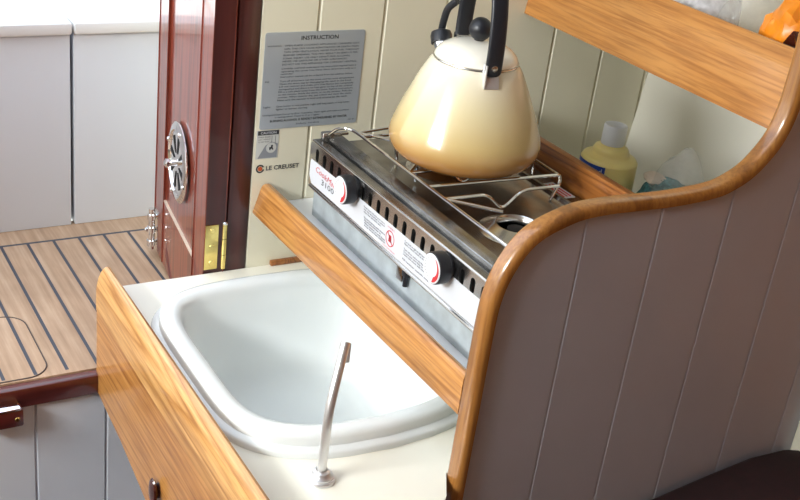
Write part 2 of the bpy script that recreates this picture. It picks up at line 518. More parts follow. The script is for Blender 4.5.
# latch block on the sill
t = thing('latch_block', (XB + .01, .302, -.19), 'small dark wooden latch block with a metal plate on the companionway sill', 'latch')
bm = BM(); box(bm, XB + .0105, XB + .034, .26, .3275, -.196, -.166, .003); obj('block', bm, M['mahog_sill'], t)
bm = BM(); box(bm, XB + .0085, XB + .036, .26, .323, -.1655, -.162, .001); obj('strike_plate', bm, M['chrome'], t)
bm = BM(); lathe(bm, [(.004, 0), (.003, .001), (0, .0012)], (XB + .034, .318, -.182), (1, 0, 0), 12); obj('screw', bm, M['brass'], t)

# ------------------------------------------------------------------ worktop, fascia, cabinet
XE = -.83

t = thing('fascia_board', (-1.2, .457, -.2), 'tall oak fascia board along the front of the sink worktop', 'board')
def fascia(bm, prof, x0=XB + .001, x1=XE, sag=None):
    xs = [x0, x0 + .12, x0 + .236, -1.1, -.98, x1]
    bot = [-.178, -.193, -.218, -.25, -.27, -.285]
    rings = []
    for x, zb in zip(xs, bot):
        rings.append([bm.verts.new((x, y, z if z is not None else zb)) for y, z in prof])
    n = len(prof)
    for p, q in zip(rings, rings[1:]):
        for i in range(n):
            bm.faces.new((p[i], p[(i + 1) % n], q[(i + 1) % n], q[i]))
    bm.faces.new(list(reversed(rings[0]))); bm.faces.new(rings[-1])
bm = BM(); fascia(bm, [(.4465, None), (.4465, -.0345), (.468, -.0345), (.468, None)])
fp = obj('front_panel', bm, M['oak'], t, angle=20)
bm = BM(); fascia(bm, [(.4455, -.034), (.4455, .000), (.4468, .010), (.4495, .021), (.4535, .030), (.458, .0355), (.4625, .0368), (.4662, .0350), (.4682, .030), (.4684, -.034)])
tag(obj('top_rail', bm, M['oak_light'], t, angle=40), 'paler rounded oak top rail')
bm = BM()
lathe(bm, [(0, .0), (.007, .0), (.006, .004), (.0095, .009), (.0115, .013), (.0105, .017), (.006, .020), (0, .021)], (0, 0, 0), (0, -1, 0), 24)
bmesh.ops.scale(bm, vec=(1.1, .6, 1.9), verts=bm.verts)
bmesh.ops.translate(bm, vec=(-1.204, .4465, -.163), verts=bm.verts)
tag(obj('pull', bm, M['darkknob'], t), 'dark brown turned wooden pull')

bm = BM(); box(bm, XB + .001, -.918, .66, 1.1, -.949, -.20, .002)
cab = tag(obj('galley_cabinet', bm, M['white_paint']), 'white cabinet under the galley worktop behind the oak fascia', 'cabinet')

# ------------------------------------------------------------------ sink
scx, scy = -1.205, .672
def outline(off, n=96):
    pts = []
    e = 2 / 5.2
    for i in range(n):
        t = 2 * PI * i / n
        c, s = math.cos(t), math.sin(t)
        u = math.copysign(abs(c) ** e, c); v = math.copysign(abs(s) ** e, s)
        x = u * (.148 + .032 * (1 - v * v)) if u > 0 else u * (.178 + .012 * (1 - v * v))
        y = v * .158 if v < 0 else v * .165
        pts.append(Vector((scx + x, scy + y, 0)))
    if off < -.005:
        return [Vector((scx, scy, 0)) + (p - Vector((scx, scy, 0))) * (1 + off / .165) for p in pts]
    if off:
        q = []
        for i in range(n):
            tg = (pts[(i + 1) % n] - pts[i - 1]).normalized()
            nr = Vector((tg.y, -tg.x, 0))
            q.append(pts[i] + nr * off)
        pts = q
    return pts
bm = BM(); es = []
for loop in ([(XB + .0005, .469), (XE, .469), (XE, .640), (-.8785, .686), (-.9155, .7088), (-.9155, 1.42), (XB + .0005, 1.42)], [(p.x, p.y) for p in outline(.012)]):
    v = [bm.verts.new((x, y, 0)) for x, y in loop]
    for k in range(len(v)): es.append(bm.edges.new((v[k], v[(k + 1) % len(v)])))
bmesh.ops.triangle_fill(bm, edges=es, use_beauty=True, use_dissolve=False)
r = bmesh.ops.extrude_face_region(bm, geom=bm.faces[:])
bmesh.ops.translate(bm, vec=(0, 0, -.024), verts=[v for v in r['geom'] if isinstance(v, bmesh.types.BMVert)])
tag(obj('worktop', bm, M['worktop'], smooth=False), 'glossy cream white galley worktop around the inset sink', 'worktop')
bm = BM(); rings = []
for off, z in ((.041, 0), (.041, .0065), (.0385, .0095), (.032, .0105), (.0300, .0115), (.0290, .021), (.0265, .0255), (.020, .0275), (.010, .0275),
               (.003, .0255), (-.001, .021), (-.004, .012), (-.010, -.02), (-.018, -.07), (-.026, -.10), (-.036, -.116), (-.050, -.124), (-.075, -.1265)):
    rings.append([bm.verts.new(p + Vector((0, 0, z))) for p in outline(off)])
for p, q in zip(rings, rings[1:]):
    for i in range(96):
        j = (i + 1) % 96; bm.faces.new((p[i], p[j], q[j], q[i]))
ctr = bm.verts.new((scx, scy, -.1275))
for i in range(96): bm.faces.new((rings[-1][i], rings[-1][(i + 1) % 96], ctr))
t = thing('sink', (scx, scy, 0), 'white moulded sink with stepped rim set in the worktop', 'sink')
obj('basin', bm, M['sinkwhite'], t, angle=50)

# ------------------------------------------------------------------ tap
t = thing('tap', (-.96, .558, 0), 'slim metal tap spout standing on the worktop beside the sink', 'tap')
bm = BM(); lathe(bm, [(0, 0), (.0175, 0), (.0175, .003), (.0165, .0045), (.0150, .005), (.0150, .0075), (.0125, .009), (.0100, .0135), (.0072, .0145), (.0065, .016)], (-.96, .558, 0), (0, 0, 1), 40)
obj('base_flange', bm, M['alu'], t)
bm = BM()
tube(bm, fillet([(-.96, .558, .014), (-.960, .559, .100), (-.991, .590, .168)], .03, 8), .0058, 20)
obj('spout', bm, M['alu'], t)
bm = BM()
box(bm, -.9935, -.9905, .592, .598, .138, .164, .001)
obj('spout_lip', bm, M['label'], t)

# ------------------------------------------------------------------ shelves and fiddles
bm = BM(); box(bm, XB + .001, -.914, .724, 1.05, .088, .112, .001)
stove_shelf = tag(obj('stove_shelf', bm, M['shelfwhite']), 'pale shelf board under the stove above the sink', 'shelf')
bm = BM()
prl = [(.6925, .099), (.6935, .096), (.698, .0935), (.7235, .0935), (.7235, .138), (.721, .1425), (.7165, .1445), (.711, .1445), (.7070, .1425), (.7040, .137)]
prr = [(.7095, .090), (.7100, .0878), (.712, .0868), (.7235, .0868), (.7235, .138), (.721, .1425), (.7165, .1445), (.7135, .1445), (.7112, .1425), (.7097, .137)]
ra = [bm.verts.new((XB + .0008, y, z)) for y, z in prl]; rb = [bm.verts.new((-.9135, y, z)) for y, z in prr]
for i in range(10): bm.faces.new((ra[i], ra[(i + 1) % 10], rb[(i + 1) % 10], rb[i]))
bm.faces.new(ra); bm.faces.new(list(reversed(rb)))
tag(obj('fiddle_rail', bm, M['oak'], angle=30), 'oak fiddle rail in front of the stove, overhanging the sink', 'rail')
bm = BM(); box(bm, XB + .0008, -.914, 1.0505, 1.0655, .205, .2752, .0025)
tag(obj('fiddle_rail', bm, M['oak_dark'], angle=30), 'dark oak fiddle rail behind the stove, in front of the yellow bottle', 'rail')
bm = BM()
SH = .060
prism(bm, [(XB + .0008, 1.066, SH - .018), (XB + .0008, 1.066, SH), (XB + .0008, hy(SH) - .001, SH), (XB + .0008, hy(SH - .018) - .001, SH - .018)], (-.914 - XB, 0, 0))
tag(obj('storage_shelf', bm, M['cream']), 'cream shelf behind the stove holding the bottle and clear bag', 'shelf')
t = thing('overhead_shelf', (-1.2, 1.3, .404), 'deep upper shelf with a broad oak front board, above the bottle', 'shelf')
bm = BM()
pr = [(1.158, .404), (1.1695, .4840), (1.1708, .4862), (1.1835, .5050), (1.1860, .5058), (1.189, .5045), (1.189, .404)]
prism(bm, [(XB + .0008, y, z) for y, z in pr], (-.9135 - XB, 0, 0))
obj('front_board', bm, M['oak_rail'], t, angle=15)
bm = BM()
prism(bm, [(XB + .0008, 1.1895, .408), (XB + .0008, 1.1895, .42), (XB + .0008, hy(.42) - .001, .42), (XB + .0008, hy(.408) - .001, .408)], (-.914 - XB, 0, 0))
obj('shelf_board', bm, M['cream'], t)

# ------------------------------------------------------------------ curved partition with oak edge moulding
capL = [(.7075, -.95), (.7090, -.3), (.7095, -.034), (.7115, .103), (.7130, .219), (.7175, .262), (.729, .294), (.747, .320), (.768, .3355), (.794, .3455), (.823, .3525),
        (.862, .3545), (.908, .3535), (.955, .3525), (.993, .3535), (1.022, .3555), (1.046, .360), (1.077, .374), (1.099, .394), (1.115, .417), (1.1245, .450), (1.127, .501), (1.1255, .56), (1.125, .75), (1.125, 1.148)]
dense = smooth_path([(0, y, z) for y, z in capL[3:-2]], 4)
prof = [Vector((0, y, z)) for y, z in capL[:3]] + dense + [Vector((0, y, z)) for y, z in capL[-2:]]
def inset(pr, d):
    out = []
    for i, p in enumerate(pr):
        tg = (pr[min(i + 1, len(pr) - 1)] - pr[max(i - 1, 0)]).normalized()
        out.append(p + Vector((0, tg.z, -tg.y)) * d)
    return out
pin = inset(prof, .006)
bm = BM()
loop = [(-.894, p.y, p.z) for p in pin] + [(-.894, hy(1.148) - .002, 1.148), (-.894, hy(-.95) - .002, -.949)]
loop[0] = (-.894, pin[0].y, -.949)
vs = [bm.verts.new(p) for p in loop]
f = bm.faces.new(vs)
r = bmesh.ops.extrude_face_region(bm, geom=[f])
bmesh.ops.translate(bm, vec=(-.012, 0, 0), verts=[v for v in r['geom'] if isinstance(v, bmesh.types.BMVert)])
g = .8325
while g < 1.5:
    for dy in (-.0022, 0, .0022):
        bmesh.ops.bisect_plane(bm, geom=bm.verts[:] + bm.edges[:] + bm.faces[:], plane_co=(0, g + dy, 0), plane_no=(0, 1, 0), dist=1e-6)
    for v in bm.verts:
        if abs(v.co.y - g) < 1e-5 and v.co.x > -.895: v.co.x -= .0014
    g += .1161
bmesh.ops.triangulate(bm, faces=[f for f in bm.faces if len(f.verts) > 4])
part = struct('wall_partition', bm, M['shaded_panel'], angle=18)
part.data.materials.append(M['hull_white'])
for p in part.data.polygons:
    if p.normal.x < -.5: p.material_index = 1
bm = BM()
w0, w1, ins = -.9145, -.8885, .013
sec = []
for cx_, a0 in ((w0 + .006, PI), (w1 - .009, PI / 2)):
    rr = .006 if a0 > 2 else .009
    for k in range(6):
        a = a0 - PI / 2 * k / 5
        sec.append((cx_ + rr * math.cos(a), rr - rr * math.sin(a)))
sec += [(w1, ins), (w0, ins)]
sec = [(x, d - .003) for x, d in sec]
rings = []
for i, p in enumerate(prof):
    tg = (prof[min(i + 1, len(prof) - 1)] - prof[max(i - 1, 0)]).normalized()
    nn = Vector((0, tg.z, -tg.y))
    rings.append([bm.verts.new(Vector((x, 0, 0)) + p + nn * d) for x, d in sec])
for p, q in zip(rings, rings[1:]):
    for i in range(len(sec)):
        j = (i + 1) % len(sec); bm.faces.new((p[i], p[j], q[j], q[i]))
bm.faces.new(rings[0]); bm.faces.new(list(reversed(rings[-1])))
tag(struct('edge_moulding', bm, M['oak_cap'], part, angle=40), 'varnished oak edge moulding')
bm = BM(); box(bm, -.8935, -.875, 1.338, 1.362, -.6, .30, .003)
struct('trim_5', bm, M['cream'])

# ------------------------------------------------------------------ stove
SX0, SX1, SY0, SY1 = -1.416, -.9195, .745, 1.046
ZP0, ZP1 = .1735, .2455
t = stove = thing('stove', ((SX0 + SX1) / 2, .9, .112), 'two-burner stainless steel stove standing on the pale shelf under the kettle', 'stove')
bm = BM(); box(bm, -1.432, -.925, .765, 1.03, .1122, ZP0 + .004, .0015); obj('base', bm, M['zinc'], t)
# front panel with real vent openings
def rrect(x0, x1, z0, z1, r, n=5):
    out = []
    for cx, cz, a0 in ((x1 - r, z1 - r, 0), (x0 + r, z1 - r, 90), (x0 + r, z0 + r, 180), (x1 - r, z0 + r, 270)):
        for k in range(n + 1):
            a = math.radians(a0 + 90 * k / n); out.append((cx + r * math.cos(a), cz + r * math.sin(a)))
    return out
slots = [-1.393 + .0234 * k for k in range(19)] + [-.9485]
slots = [s for s in slots if s < -.93]
bm = BM(); es = []
def addloop(pts):
    v = [bm.verts.new((x, SY0, z)) for x, z in pts]
    for i in range(len(v)): es.append(bm.edges.new((v[i], v[(i + 1) % len(v)])))
addloop(rrect(SX0, SX1, ZP0, ZP1, .010))
for s in slots:
    addloop([(s + .0052 * math.cos(2 * PI * k / 16), .2275 + (.0052 * math.sin(2 * PI * k / 16) + (.005 if math.sin(2 * PI * k / 16 + .01) > 0 else -.005))) for k in range(16)])
bmesh.ops.triangle_fill(bm, edges=es, use_beauty=True, use_dissolve=False)
r = bmesh.ops.extrude_face_region(bm, geom=bm.faces[:])
bmesh.ops.translate(bm, vec=(0, .0025, 0), verts=[v for v in r['geom'] if isinstance(v, bmesh.types.BMVert)])
obj('front_panel', bm, M['steel'], t, angle=30)
bm = BM(); box(bm, SX0 + .004, SX1 - .004, SY0 + .006, SY0 + .008, ZP0 + .004, ZP1 - .003); obj('inner_panel', bm, M['void'], t)
# folded steel edges round the front panel
bm = BM()
tube(bm, [(SX0 + .006, SY0 + .001, ZP1), (SX1, SY0 + .001, ZP1)], .0022, 10)
tube(bm, [(SX0 + .008, SY0, ZP0 + .001), (SX1, SY0, ZP0 + .001)], .0028, 10)
obj('panel_edge', bm, M['steel'], t)
# body sides and deck: a shallow tray with a raised front lip
bm = BM()
pr = [(SY0 + .0026, ZP1 - .002), (SY0 + .004, ZP1 + .001), (.760, ZP1 + .001), (.7615, ZP1 - .003), (.7645, ZP1 - .003), (.7665, .2520), (.7675, .2528), (.7865, .2538), (.7880, .2530), (.7965, .2385),
      (.985, .2385), (.992, .2405), (.996, .2455), (1.001, .2455), (1.004, .2325), (SY1, .2325), (SY1, .176), (SY0 + .009, .176), (SY0 + .009, ZP1 - .004)]
prism(bm, [(SX0 + .004, y, z) for y, z in pr], (SX1 - SX0 - .006, 0, 0))
obj('deck', bm, M['steel_top'], t, angle=30)
bm = BM()
box(bm, SX0 + .004, SX0 + .016, .756, .775, .2465, .259, .003); box(bm, SX0 + .006, SX0 + .014, .775, .800, .252, .257, .002)
obj('hinge_lug', bm, M['steel'], t)
# label strip along the panel, with its print
LY = SY0 - .0004
bm = BM()
pts = [(SX0 + .006, .2165), (SX0 + .004, .212), (SX0 + .004, .190), (SX0 + .012, .1795), (SX1 - .004, .1795), (SX1 - .004, .2185), (-1.26, .2185)]
prism(bm, [(x, LY, z) for x, z in pts], (0, .0003, 0))
lab = obj('label_strip', bm, M['label'], t, smooth=False)
bm = BM()
Rr, Uu = (1, 0, 0), (0, 0, 1); ly = LY - .0003
letter(bm, '3100', (-1.372, ly, .1905), Rr, Uu, .040, .0085)
lines = ['Never pour fuel into a hot stove.', 'Use only alcohol fuel in canister.', 'Keep a clear space above stove.', '', 'Do not touch the grate when lit.', 'Shut off both burners after use.', 'Allow canister to cool down.', 'Keep away from children.']
for k, s in enumerate(lines):
    if s: letter(bm, s, (-1.243 + .001 * k, ly, .2115 - .0037 * k), Rr, Uu, .060 - (.012 if k % 3 == 2 else 0), .0025, bold=.015)
for k, s in enumerate(['Turn knob to right to light burner.', 'Hold a match close to the burner.', '', 'Turn left to reduce the flame.', 'To put out turn fully to the left.', 'Leave the room well ventilated.', '', 'Fill canister outside only.']):
    if s: letter(bm, s, (-1.130, ly, .2115 - .0037 * k), Rr, Uu, .068 - (.012 if k % 3 == 0 else 0), .0025, bold=.015)
obj('lettering', bm, M['ink'], lab, smooth=False)
bm = BM()
letter(bm, 'CookMate', (-1.392, ly, .2035), (.985, 0, -.05), Uu, .070, .0095, shear=.35)
cx, cz = -1.166, .1985
n = 36
for (ra, rb) in ((.0115, .0100),):
    for i in range(n):
        a, b_ = 2 * PI * i / n, 2 * PI * (i + 1) / n
        bm.faces.new([bm.verts.new((cx + q * math.cos(w), ly, cz + q * math.sin(w))) for q, w in ((ra, a), (ra, b_), (rb, b_), (rb, a))])
prism(bm, [(cx - .0085, ly, cz + .0072), (cx - .0072, ly, cz + .0085), (cx + .0085, ly, cz - .0072), (cx + .0072, ly, cz - .0085)], (0, -.0001, 0))
for sx in (-1, 0, 1): prism(bm, [(cx + .003 * sx - .001, ly, cz - .005), (cx + .003 * sx + .001, ly, cz - .005), (cx + .0015 * sx + .001, ly, cz + .005), (cx + .0015 * sx - .001, ly, cz + .005)], (0, -.0001, 0))
letter(bm, 'WARNING', (cx, ly, cz + .0135), Rr, Uu, .020, .0026, 'C')
letter(bm, 'DO NOT TOUCH WHEN HOT', (cx, ly, cz - .0165), Rr, Uu, .034, .0022, 'C')
tag(obj('red_print', bm, M['redink'], lab, smooth=False), 'red script name and warning symbol')
# control knobs
for kx in (-1.275, -1.029):
    kz = .2255; K = (kx, SY0, kz)
    bm = BM()
    lathe(bm, [(.0165, 0), (.0175, .003), (.0185, .004), (.0205, .006), (.0208, .009), (.0208, .0195), (.0200, .0215), (.0185, .0222), (0, .0222)], K, (0, -1, 0), 40)
    kn = obj('knob', bm, M['black'], t)
    bm = BM(); lathe(bm, [(.0192, .0223), (.0186, .0230), (0, .0230)], K, (0, -1, 0), 40); fc = obj('dial_face', bm, M['knobface'], kn)
    bm = BM(); yk = SY0 - .0233
    m_ = 18
    for i in range(m_):
        a0, a1 = math.radians(-75 + 140 * i / m_), math.radians(-75 + 140 * (i + 1) / m_)
        w0_, w1_ = .0075 * (1 - .8 * i / m_) * min(1, i / 3 + .15), .0075 * (1 - .8 * (i + 1) / m_) * min(1, (i + 1) / 3 + .15)
        ro = .0172
        bm.faces.new([bm.verts.new((kx + q * math.cos(a), yk, kz + q * math.sin(a))) for q, a in ((ro, a0), (ro, a1), (ro - w1_, a1), (ro - w0_, a0))])
    tag(obj('heat_wedge', bm, M['redink'], kn, smooth=False), 'red heat wedge')
    bm = BM()
    for i in range(10):
        a = math.radians(100 + 16 * i)
        c0, s0 = math.cos(a), math.sin(a)
        bm.faces.new([bm.verts.new((kx + q * c0 + w * s0, yk, kz + q * s0 - w * c0)) for q, w in ((.0125, -.0004), (.0155, -.0004), (.0155, .0004), (.0125, .0004))])
    obj('dial_marks', bm, M['stickergrey'], kn, smooth=False)
# catch under the panel
bm = BM(); box(bm, -1.162, -1.146, .7580, .7648, .140, .172, .001); cch = obj('catch', bm, M['steel'], t)
bm = BM(); box(bm, -1.145, -1.1335, .7555, .7648, .152, .172, .002); lathe(bm, [(0, 0), (.0035, 0), (.0035, .014), (0, .014)], (-1.139, .760, .138), (0, 0, 1), 12); obj('catch_spring', bm, M['black'], cch)
# burners
for bx, by in ((-1.282, .890), (-1.068, .876)):
    bm = BM(); lathe(bm, [(.052, .2380), (.050, .2392), (.045, .2400), (.031, .2485), (.029, .2488), (.027, .247), (.025, .240), (.025, .232)], (bx, by, 0), (0, 0, 1), 48)
    bu = obj('burner', bm, M['steel'], t)
    bm = BM(); lathe(bm, [(.0255, .2385), (.013, .2385), (.013, .2415), (.011, .2425), (0, .2425)], (bx, by, 0), (0, 0, 1), 32); obj('wick_cover', bm, M['void'], bu)
# pan support wires
wz, wr = .2715, .0024
def wire(pts, r=.012): 
    bm = BM(); tube(bm, fillet(pts, r, 4), wr, 10); return obj('pan_support', bm, M['chrome'], t)
wire([(-1.398, .764, .257), (-1.392, .772, .268), (-1.384, .787, wz), (-1.362, .7905, wz), (-.930, .7905, wz)])
wire([(-1.362, .7905, wz), (-1.372, .850, wz), (-1.372, 1.000, wz), (-1.372, 1.004, .240)])
wire([(-1.362, .7905, wz), (-1.322, .832, wz), (-1.318, .836, .243)], .004)
wire([(-1.209, .7905, wz), (-1.236, .818, wz), (-1.240, .822, .243)], .004)
wire([(-1.209, .7905, wz), (-1.209, .850, wz), (-1.209, .880, .246), (-1.209, .910, wz), (-1.209, 1.0, wz), (-1.209, 1.003, .241)])
wire([(-1.345, .7905, wz), (-1.345, .850, wz), (-1.345, .880, .246), (-1.345, .910, wz), (-1.345, 1.0, wz), (-1.345, 1.003, .241)])
wire([(-1.161, .7905, wz), (-1.150, 1.003, wz), (-1.144, 1.001, .262), (-1.138, .983, .240)], .006)
wire([(-1.119, .7905, wz), (-1.118, .856, wz), (-1.122, .888, .244), (-1.118, .914, wz), (-1.116, .975, wz)])
wire([(-1.119, .7905, wz), (-1.064, .845, wz)])
wire([(-.955, .7905, wz), (-.955, 1.0, wz), (-.955, 1.003, .241)])
wire([(-1.372, 1.000, wz), (-1.150, 1.000, wz)])
# small red and white label on the rear flange
bm = BM(); box(bm, -1.205, -1.150, 1.018, 1.040, .2324, .2329); sl = obj('deck_label', bm, M['label'], t, smooth=False)
bm = BM()
for a in (1.0215, 1.0275, 1.0335): box(bm, -1.200, -1.155, a, a + .003, .2329, .2331)
obj('label_stripes', bm, M['redink'], sl, smooth=False)

# ------------------------------------------------------------------ kettle
KX, KY, KZ = -1.2383, .8925, .2742
t = thing('kettle', (KX, KY, KZ), 'cream enamel conical kettle with a black handle, standing on the stove', 'kettle')
bm = BM()
bp = [(0, 0), (.070, 0), (.080, .0015), (.0905, .0065), (.0975, .0140), (.1010, .0225), (.1020, .031), (.1008, .040), (.0975, .052), (.092, .069), (.084, .090), (.0745, .114), (.0655, .133), (.0595, .1415), (.0575, .1430)]
bpp = smooth_path([(a, 0, b_) for a, b_ in bp[1:]], 3)
bpp = [Vector((p.x * (1 + .055 * max(0, min(1, (.15 - p.z) / .11))), 0, p.z)) for p in bpp]
lathe(bm, [(0, 0)] + [(p.x, p.z) for p in bpp] + [(.054, .1430), (.054, .139), (0, .139)], (KX, KY, KZ), n=72)
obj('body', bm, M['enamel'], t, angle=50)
bm = BM(); lathe(bm, [(.0565, .1425), (.0592, .1430), (.0596, .1442), (.0592, .1454), (.0565, .1458)], (KX, KY, KZ), n=64)
tag(obj('lid_ring', bm, M['steel'], t), 'thin steel ring under the lid')
bm = BM(); lathe(bm, [(.0565, .1450), (.0580, .1465), (.0575, .1485), (.0540, .1545), (.0470, .1605), (.0370, .1652), (.0250, .1684), (.0120, .1700), (0, .1704)], (KX, KY, KZ), n=64)
lid = obj('lid', bm, M['enamel_lid'], t, angle=50)
bm = BM(); lathe(bm, [(.006, .169), (.0075, .1715)] + [(.0160 * math.sin(a), .1855 - .0160 * math.cos(a)) for a in [math.radians(25 + 155 * k / 12) for k in range(13)]], (KX, KY, KZ), n=32)
obj('lid_knob', bm, M['black'], lid)
# handle: a broad strap arching over the lid, fixed at the front and the spout side
K0 = Vector((KX, KY, KZ))
HA = math.radians(-14.5)
hu, hv = Vector((math.cos(HA), math.sin(HA), 0)), Vector((-math.sin(HA), math.cos(HA), 0))
def kp(x, z, y=0): return K0 + hu * x + hv * y + Vector((0, 0, z))
bm = BM()
arch = smooth_path([kp(.0655, .1420), kp(.0672, .151), kp(.0672, .175), kp(.0640, .202), kp(.0560, .234), kp(.042, .262), kp(.018, .278), kp(-.008, .281), kp(-.034, .272), kp(-.052, .250), kp(-.061, .222), kp(-.0655, .190), kp(-.066, .166), kp(-.0650, .158)], 4)
sec = []
for k in range(16):
    a = 2 * PI * k / 16
    sec.append((math.copysign(abs(math.cos(a)) ** .55, math.cos(a)) * .0115, math.copysign(abs(math.sin(a)) ** .7, math.sin(a)) * .0042))
rings = []
for i, p in enumerate(arch):
    tg = (arch[min(i + 1, len(arch) - 1)] - arch[max(i - 1, 0)]).normalized()
    tu = tg.dot(hu); nr = hu * tg.z - Vector((0, 0, tu))
    s = 1.0
    if i < 3: s = (.72, .88, .97)[i]
    rings.append([bm.verts.new(p + hv * (a * s) + nr * b_) for a, b_ in sec])
for p, q in zip(rings, rings[1:]):
    for i in range(16): bm.faces.new((p[i], p[(i + 1) % 16], q[(i + 1) % 16], q[i]))
bm.faces.new(rings[0]); bm.faces.new(list(reversed(rings[-1])))
hd = obj('handle', bm, M['black'], t, angle=50)
bm = BM(); lathe(bm, [(.0042, 0), (.0042, .0012), (.0032, .0018), (0, .0020)], kp(.0708, .1525), hu, 20); rv = obj('rivet', bm, M['steel'], hd)
bm = BM()
def kbox(bm, x0, x1, y0, y1, z0, z1):
    r = bmesh.ops.create_cube(bm, size=1.0)
    for v in r['verts']: v.co = kp(x0 if v.co.x < 0 else x1, z0 if v.co.z < 0 else z1, y0 if v.co.y < 0 else y1)
kbox(bm, -.0735, -.0615, -.010, .010, .132, .160); obj('bracket', bm, M['steel'], t)
bm = BM()
kbox(bm, .0585, .0725, -.0112, -.0098, .1245, .1560)
bw = [kp(.0575, .1430), kp(.0625, .1420), kp(.0655, .1370), kp(.0705, .1240)]
for a, b_ in zip(bw, bw[1:]):
    prism(bm, [a - hv * .0100, a + hv * .0100, b_ + hv * .0100, b_ - hv * .0100], hu * .0016 + Vector((0, 0, .0006)))
obj('bracket', bm, M['alu'], t, smooth=False)
# spout with whistle
bm = BM()
tube(bm, [kp(-.060, .110, -.015), kp(-.074, .128, -.019), kp(-.087, .142, -.0225)], .0125, 24)
obj('spout', bm, M['chrome'], t)
bm = BM()
ax = (hu * -.55 + Vector((0, 0, .83))).normalized()
c = kp(-.087, .142, -.0225)
lathe(bm, [(.0130, -.003), (.0152, -.003), (.0156, .008), (.0140, .013), (.008, .0155), (0, .016)], c, ax, 28)
wh = obj('whistle_cap', bm, M['black'], t)
bm = BM()
tube(bm, smooth_path([c + ax * .012, kp(-.090, .172, -.022), kp(-.084, .190, -.020), kp(-.073, .204, -.012)], 4), .0052, 12)
obj('whistle_lever', bm, M['black'], wh)

# ------------------------------------------------------------------ notices on the bulkhead
FX = XB + .0002
RY, UZ = (0, 1, 0), (0, 0, 1)
t = thing('instruction_plate', (XB, .777, .235), 'grey metal instruction plate on the cream bulkhead, above the stove', 'sign')
bm = BM()
prism(bm, [(FX, a, b_) for a, b_ in [(p, q) for p, q in rrect(.6945, .861, .235, .386, .004)]], (.0009, 0, 0))
obj('plate', bm, M['plate'], t, smooth=False)
bm = BM(); px_ = FX + .00115
letter(bm, 'INSTRUCTION', (px_, .784, .3735), RY, UZ, .062, .0062, 'C', bold=.012)
yz = lambda v: .386 - (v - 30) * .000325
body = [(97, 'OPEN FLAME COOKING APPLIANCES CONSUME OXY-', 1), (112, 'GEN. THIS CAN CAUSE ASPHYXIATION OR DEATH. MAIN-', 1), (127, 'TAIN OPEN VENTILATION. NEVER POUR FUEL THROUGH', 1),
        (142, 'BURNER OPENING. THIS MAY RESULT IN SERIOUS PER-', 1), (157, 'SONAL INJURY. USE ONLY DENATURED ALCOHOL.', .9), (171, 'NEVER USE GASOLINE OR OTHER SUBSTANCES.', .86), (186, 'DO NOT USE THIS APPLIANCE FOR COMFORT HEATING.', 1),
        (205, 'Carefully read and understand the instruction manual before', 1), (219, 'operating this stove. Use these short directions only as a', 1), (231, 'reminder.', .16), (245, 'Instruction manual can be ordered from the address below.', .97),
        (266, 'Turn off all burners. Let the stove cool to room temperature.', 1), (279, 'Open the stove top by disengaging the catch in the front.', .97), (292, 'Lift out canister and make sure that flames are completely', 1), (305, 'extinguished and there is no heat glow on top of the canister.', 1),
        (318, 'Fill in a safe place away from the stove. Follow instructions', 1), (331, 'on the canister. Inside the stove, or on the canister. Refit the', 1), (344, 'canister. When canister dry, put it back and close the stove.', 1), (358, 'Make sure the canister is level and secured by the catch.', .95),
        (388, 'Open burner to max position. Light with long match or long holder,', 1), (402, 'lighter or burner starting.', .42), (428, 'Close burner to (0 or 1) position. Open again and make sure flame', 1), (441, 'is extinguished. Close to 0 or 1 again.', .6)]
for v, s, w in body: letter(bm, s, (px_, .7265 - (v - 97) * .000022, yz(v)), RY, UZ, .1265 * w, .0026)
for v, s, w in ((97, 'WARNING:', .023), (266, 'Fill:', .007), (388, 'Light:', .012), (428, 'Extinguish:', .021)): letter(bm, s, (px_, .6985, yz(v)), RY, UZ, w, .0026)
letter(bm, 'BURNING ALCOHOL IS READILY EXTINGUISHED BY WATER', (px_, .777, .2462), RY, UZ, .132, .0034, 'C', bold=.02)
letter(bm, 'Safety notice', (px_, .775, .2400), RY, UZ, .040, .0024, 'C'); letter(bm, 'M1 B', (px_, .846, .2405), RY, UZ, .010, .0020)
obj('lettering', bm, M['ink'], t, smooth=False)

t = thing('caution_sticker', (XB, .71, .187), 'small white and grey caution sticker below the instruction plate', 'sticker')
bm = BM(); box(bm, FX, FX + .0004, .6915, .7285, .187, .2335); obj('film', bm, M['sticker'], t, smooth=False)
bm = BM(); box(bm, FX + .0004, FX + .0006, .693, .728, .2258, .2328); hb = obj('header_band', bm, M['ink'], t, smooth=False)
bm = BM(); letter(bm, 'CAUTION', (FX + .0008, .7105, .2276), RY, UZ, .026, .0036, 'C', bold=.02); obj('header_lettering', bm, M['label'], hb, smooth=False)
bm = BM(); q = FX + .0006
bm.faces.new([bm.verts.new((q, y, z)) for y, z in ((.6945, .188), (.7265, .188), (.7275, .211), (.716, .2145), (.7065, .2085))])
obj('picture_ground', bm, M['stickergrey'], t, smooth=False)
bm = BM(); disc(bm, (q + .0002, .7165, .2045), .0085, (1, 0, 0)); obj('picture_disc', bm, M['sticker'], t, smooth=False)
bm = BM()
letter(bm, 'FIRE RISK', (q, .6945, .2215), RY, UZ, .020, .0022); letter(bm, 'HOT WHEN LIT', (q, .6945, .2176), RY, UZ, .020, .0022); letter(bm, 'DO NOT TOUCH', (q, .6945, .2138), RY, UZ, .018, .0022)
for y in (.7165, .7225): box(bm, q, q + .0001, y, y + .0006, .212, .224)
disc(bm, (q + .0004, .7175, .2075), .0018, (1, 0, 0), 14)
prism(bm, [(q + .0003, y, z) for y, z in ((.7130, .2055), (.7185, .2062), (.7205, .2015), (.7185, .2010), (.7165, .2035), (.7150, .2005), (.7135, .2010))], (.0001, 0, 0))
obj('lettering', bm, M['ink'], t, smooth=False)

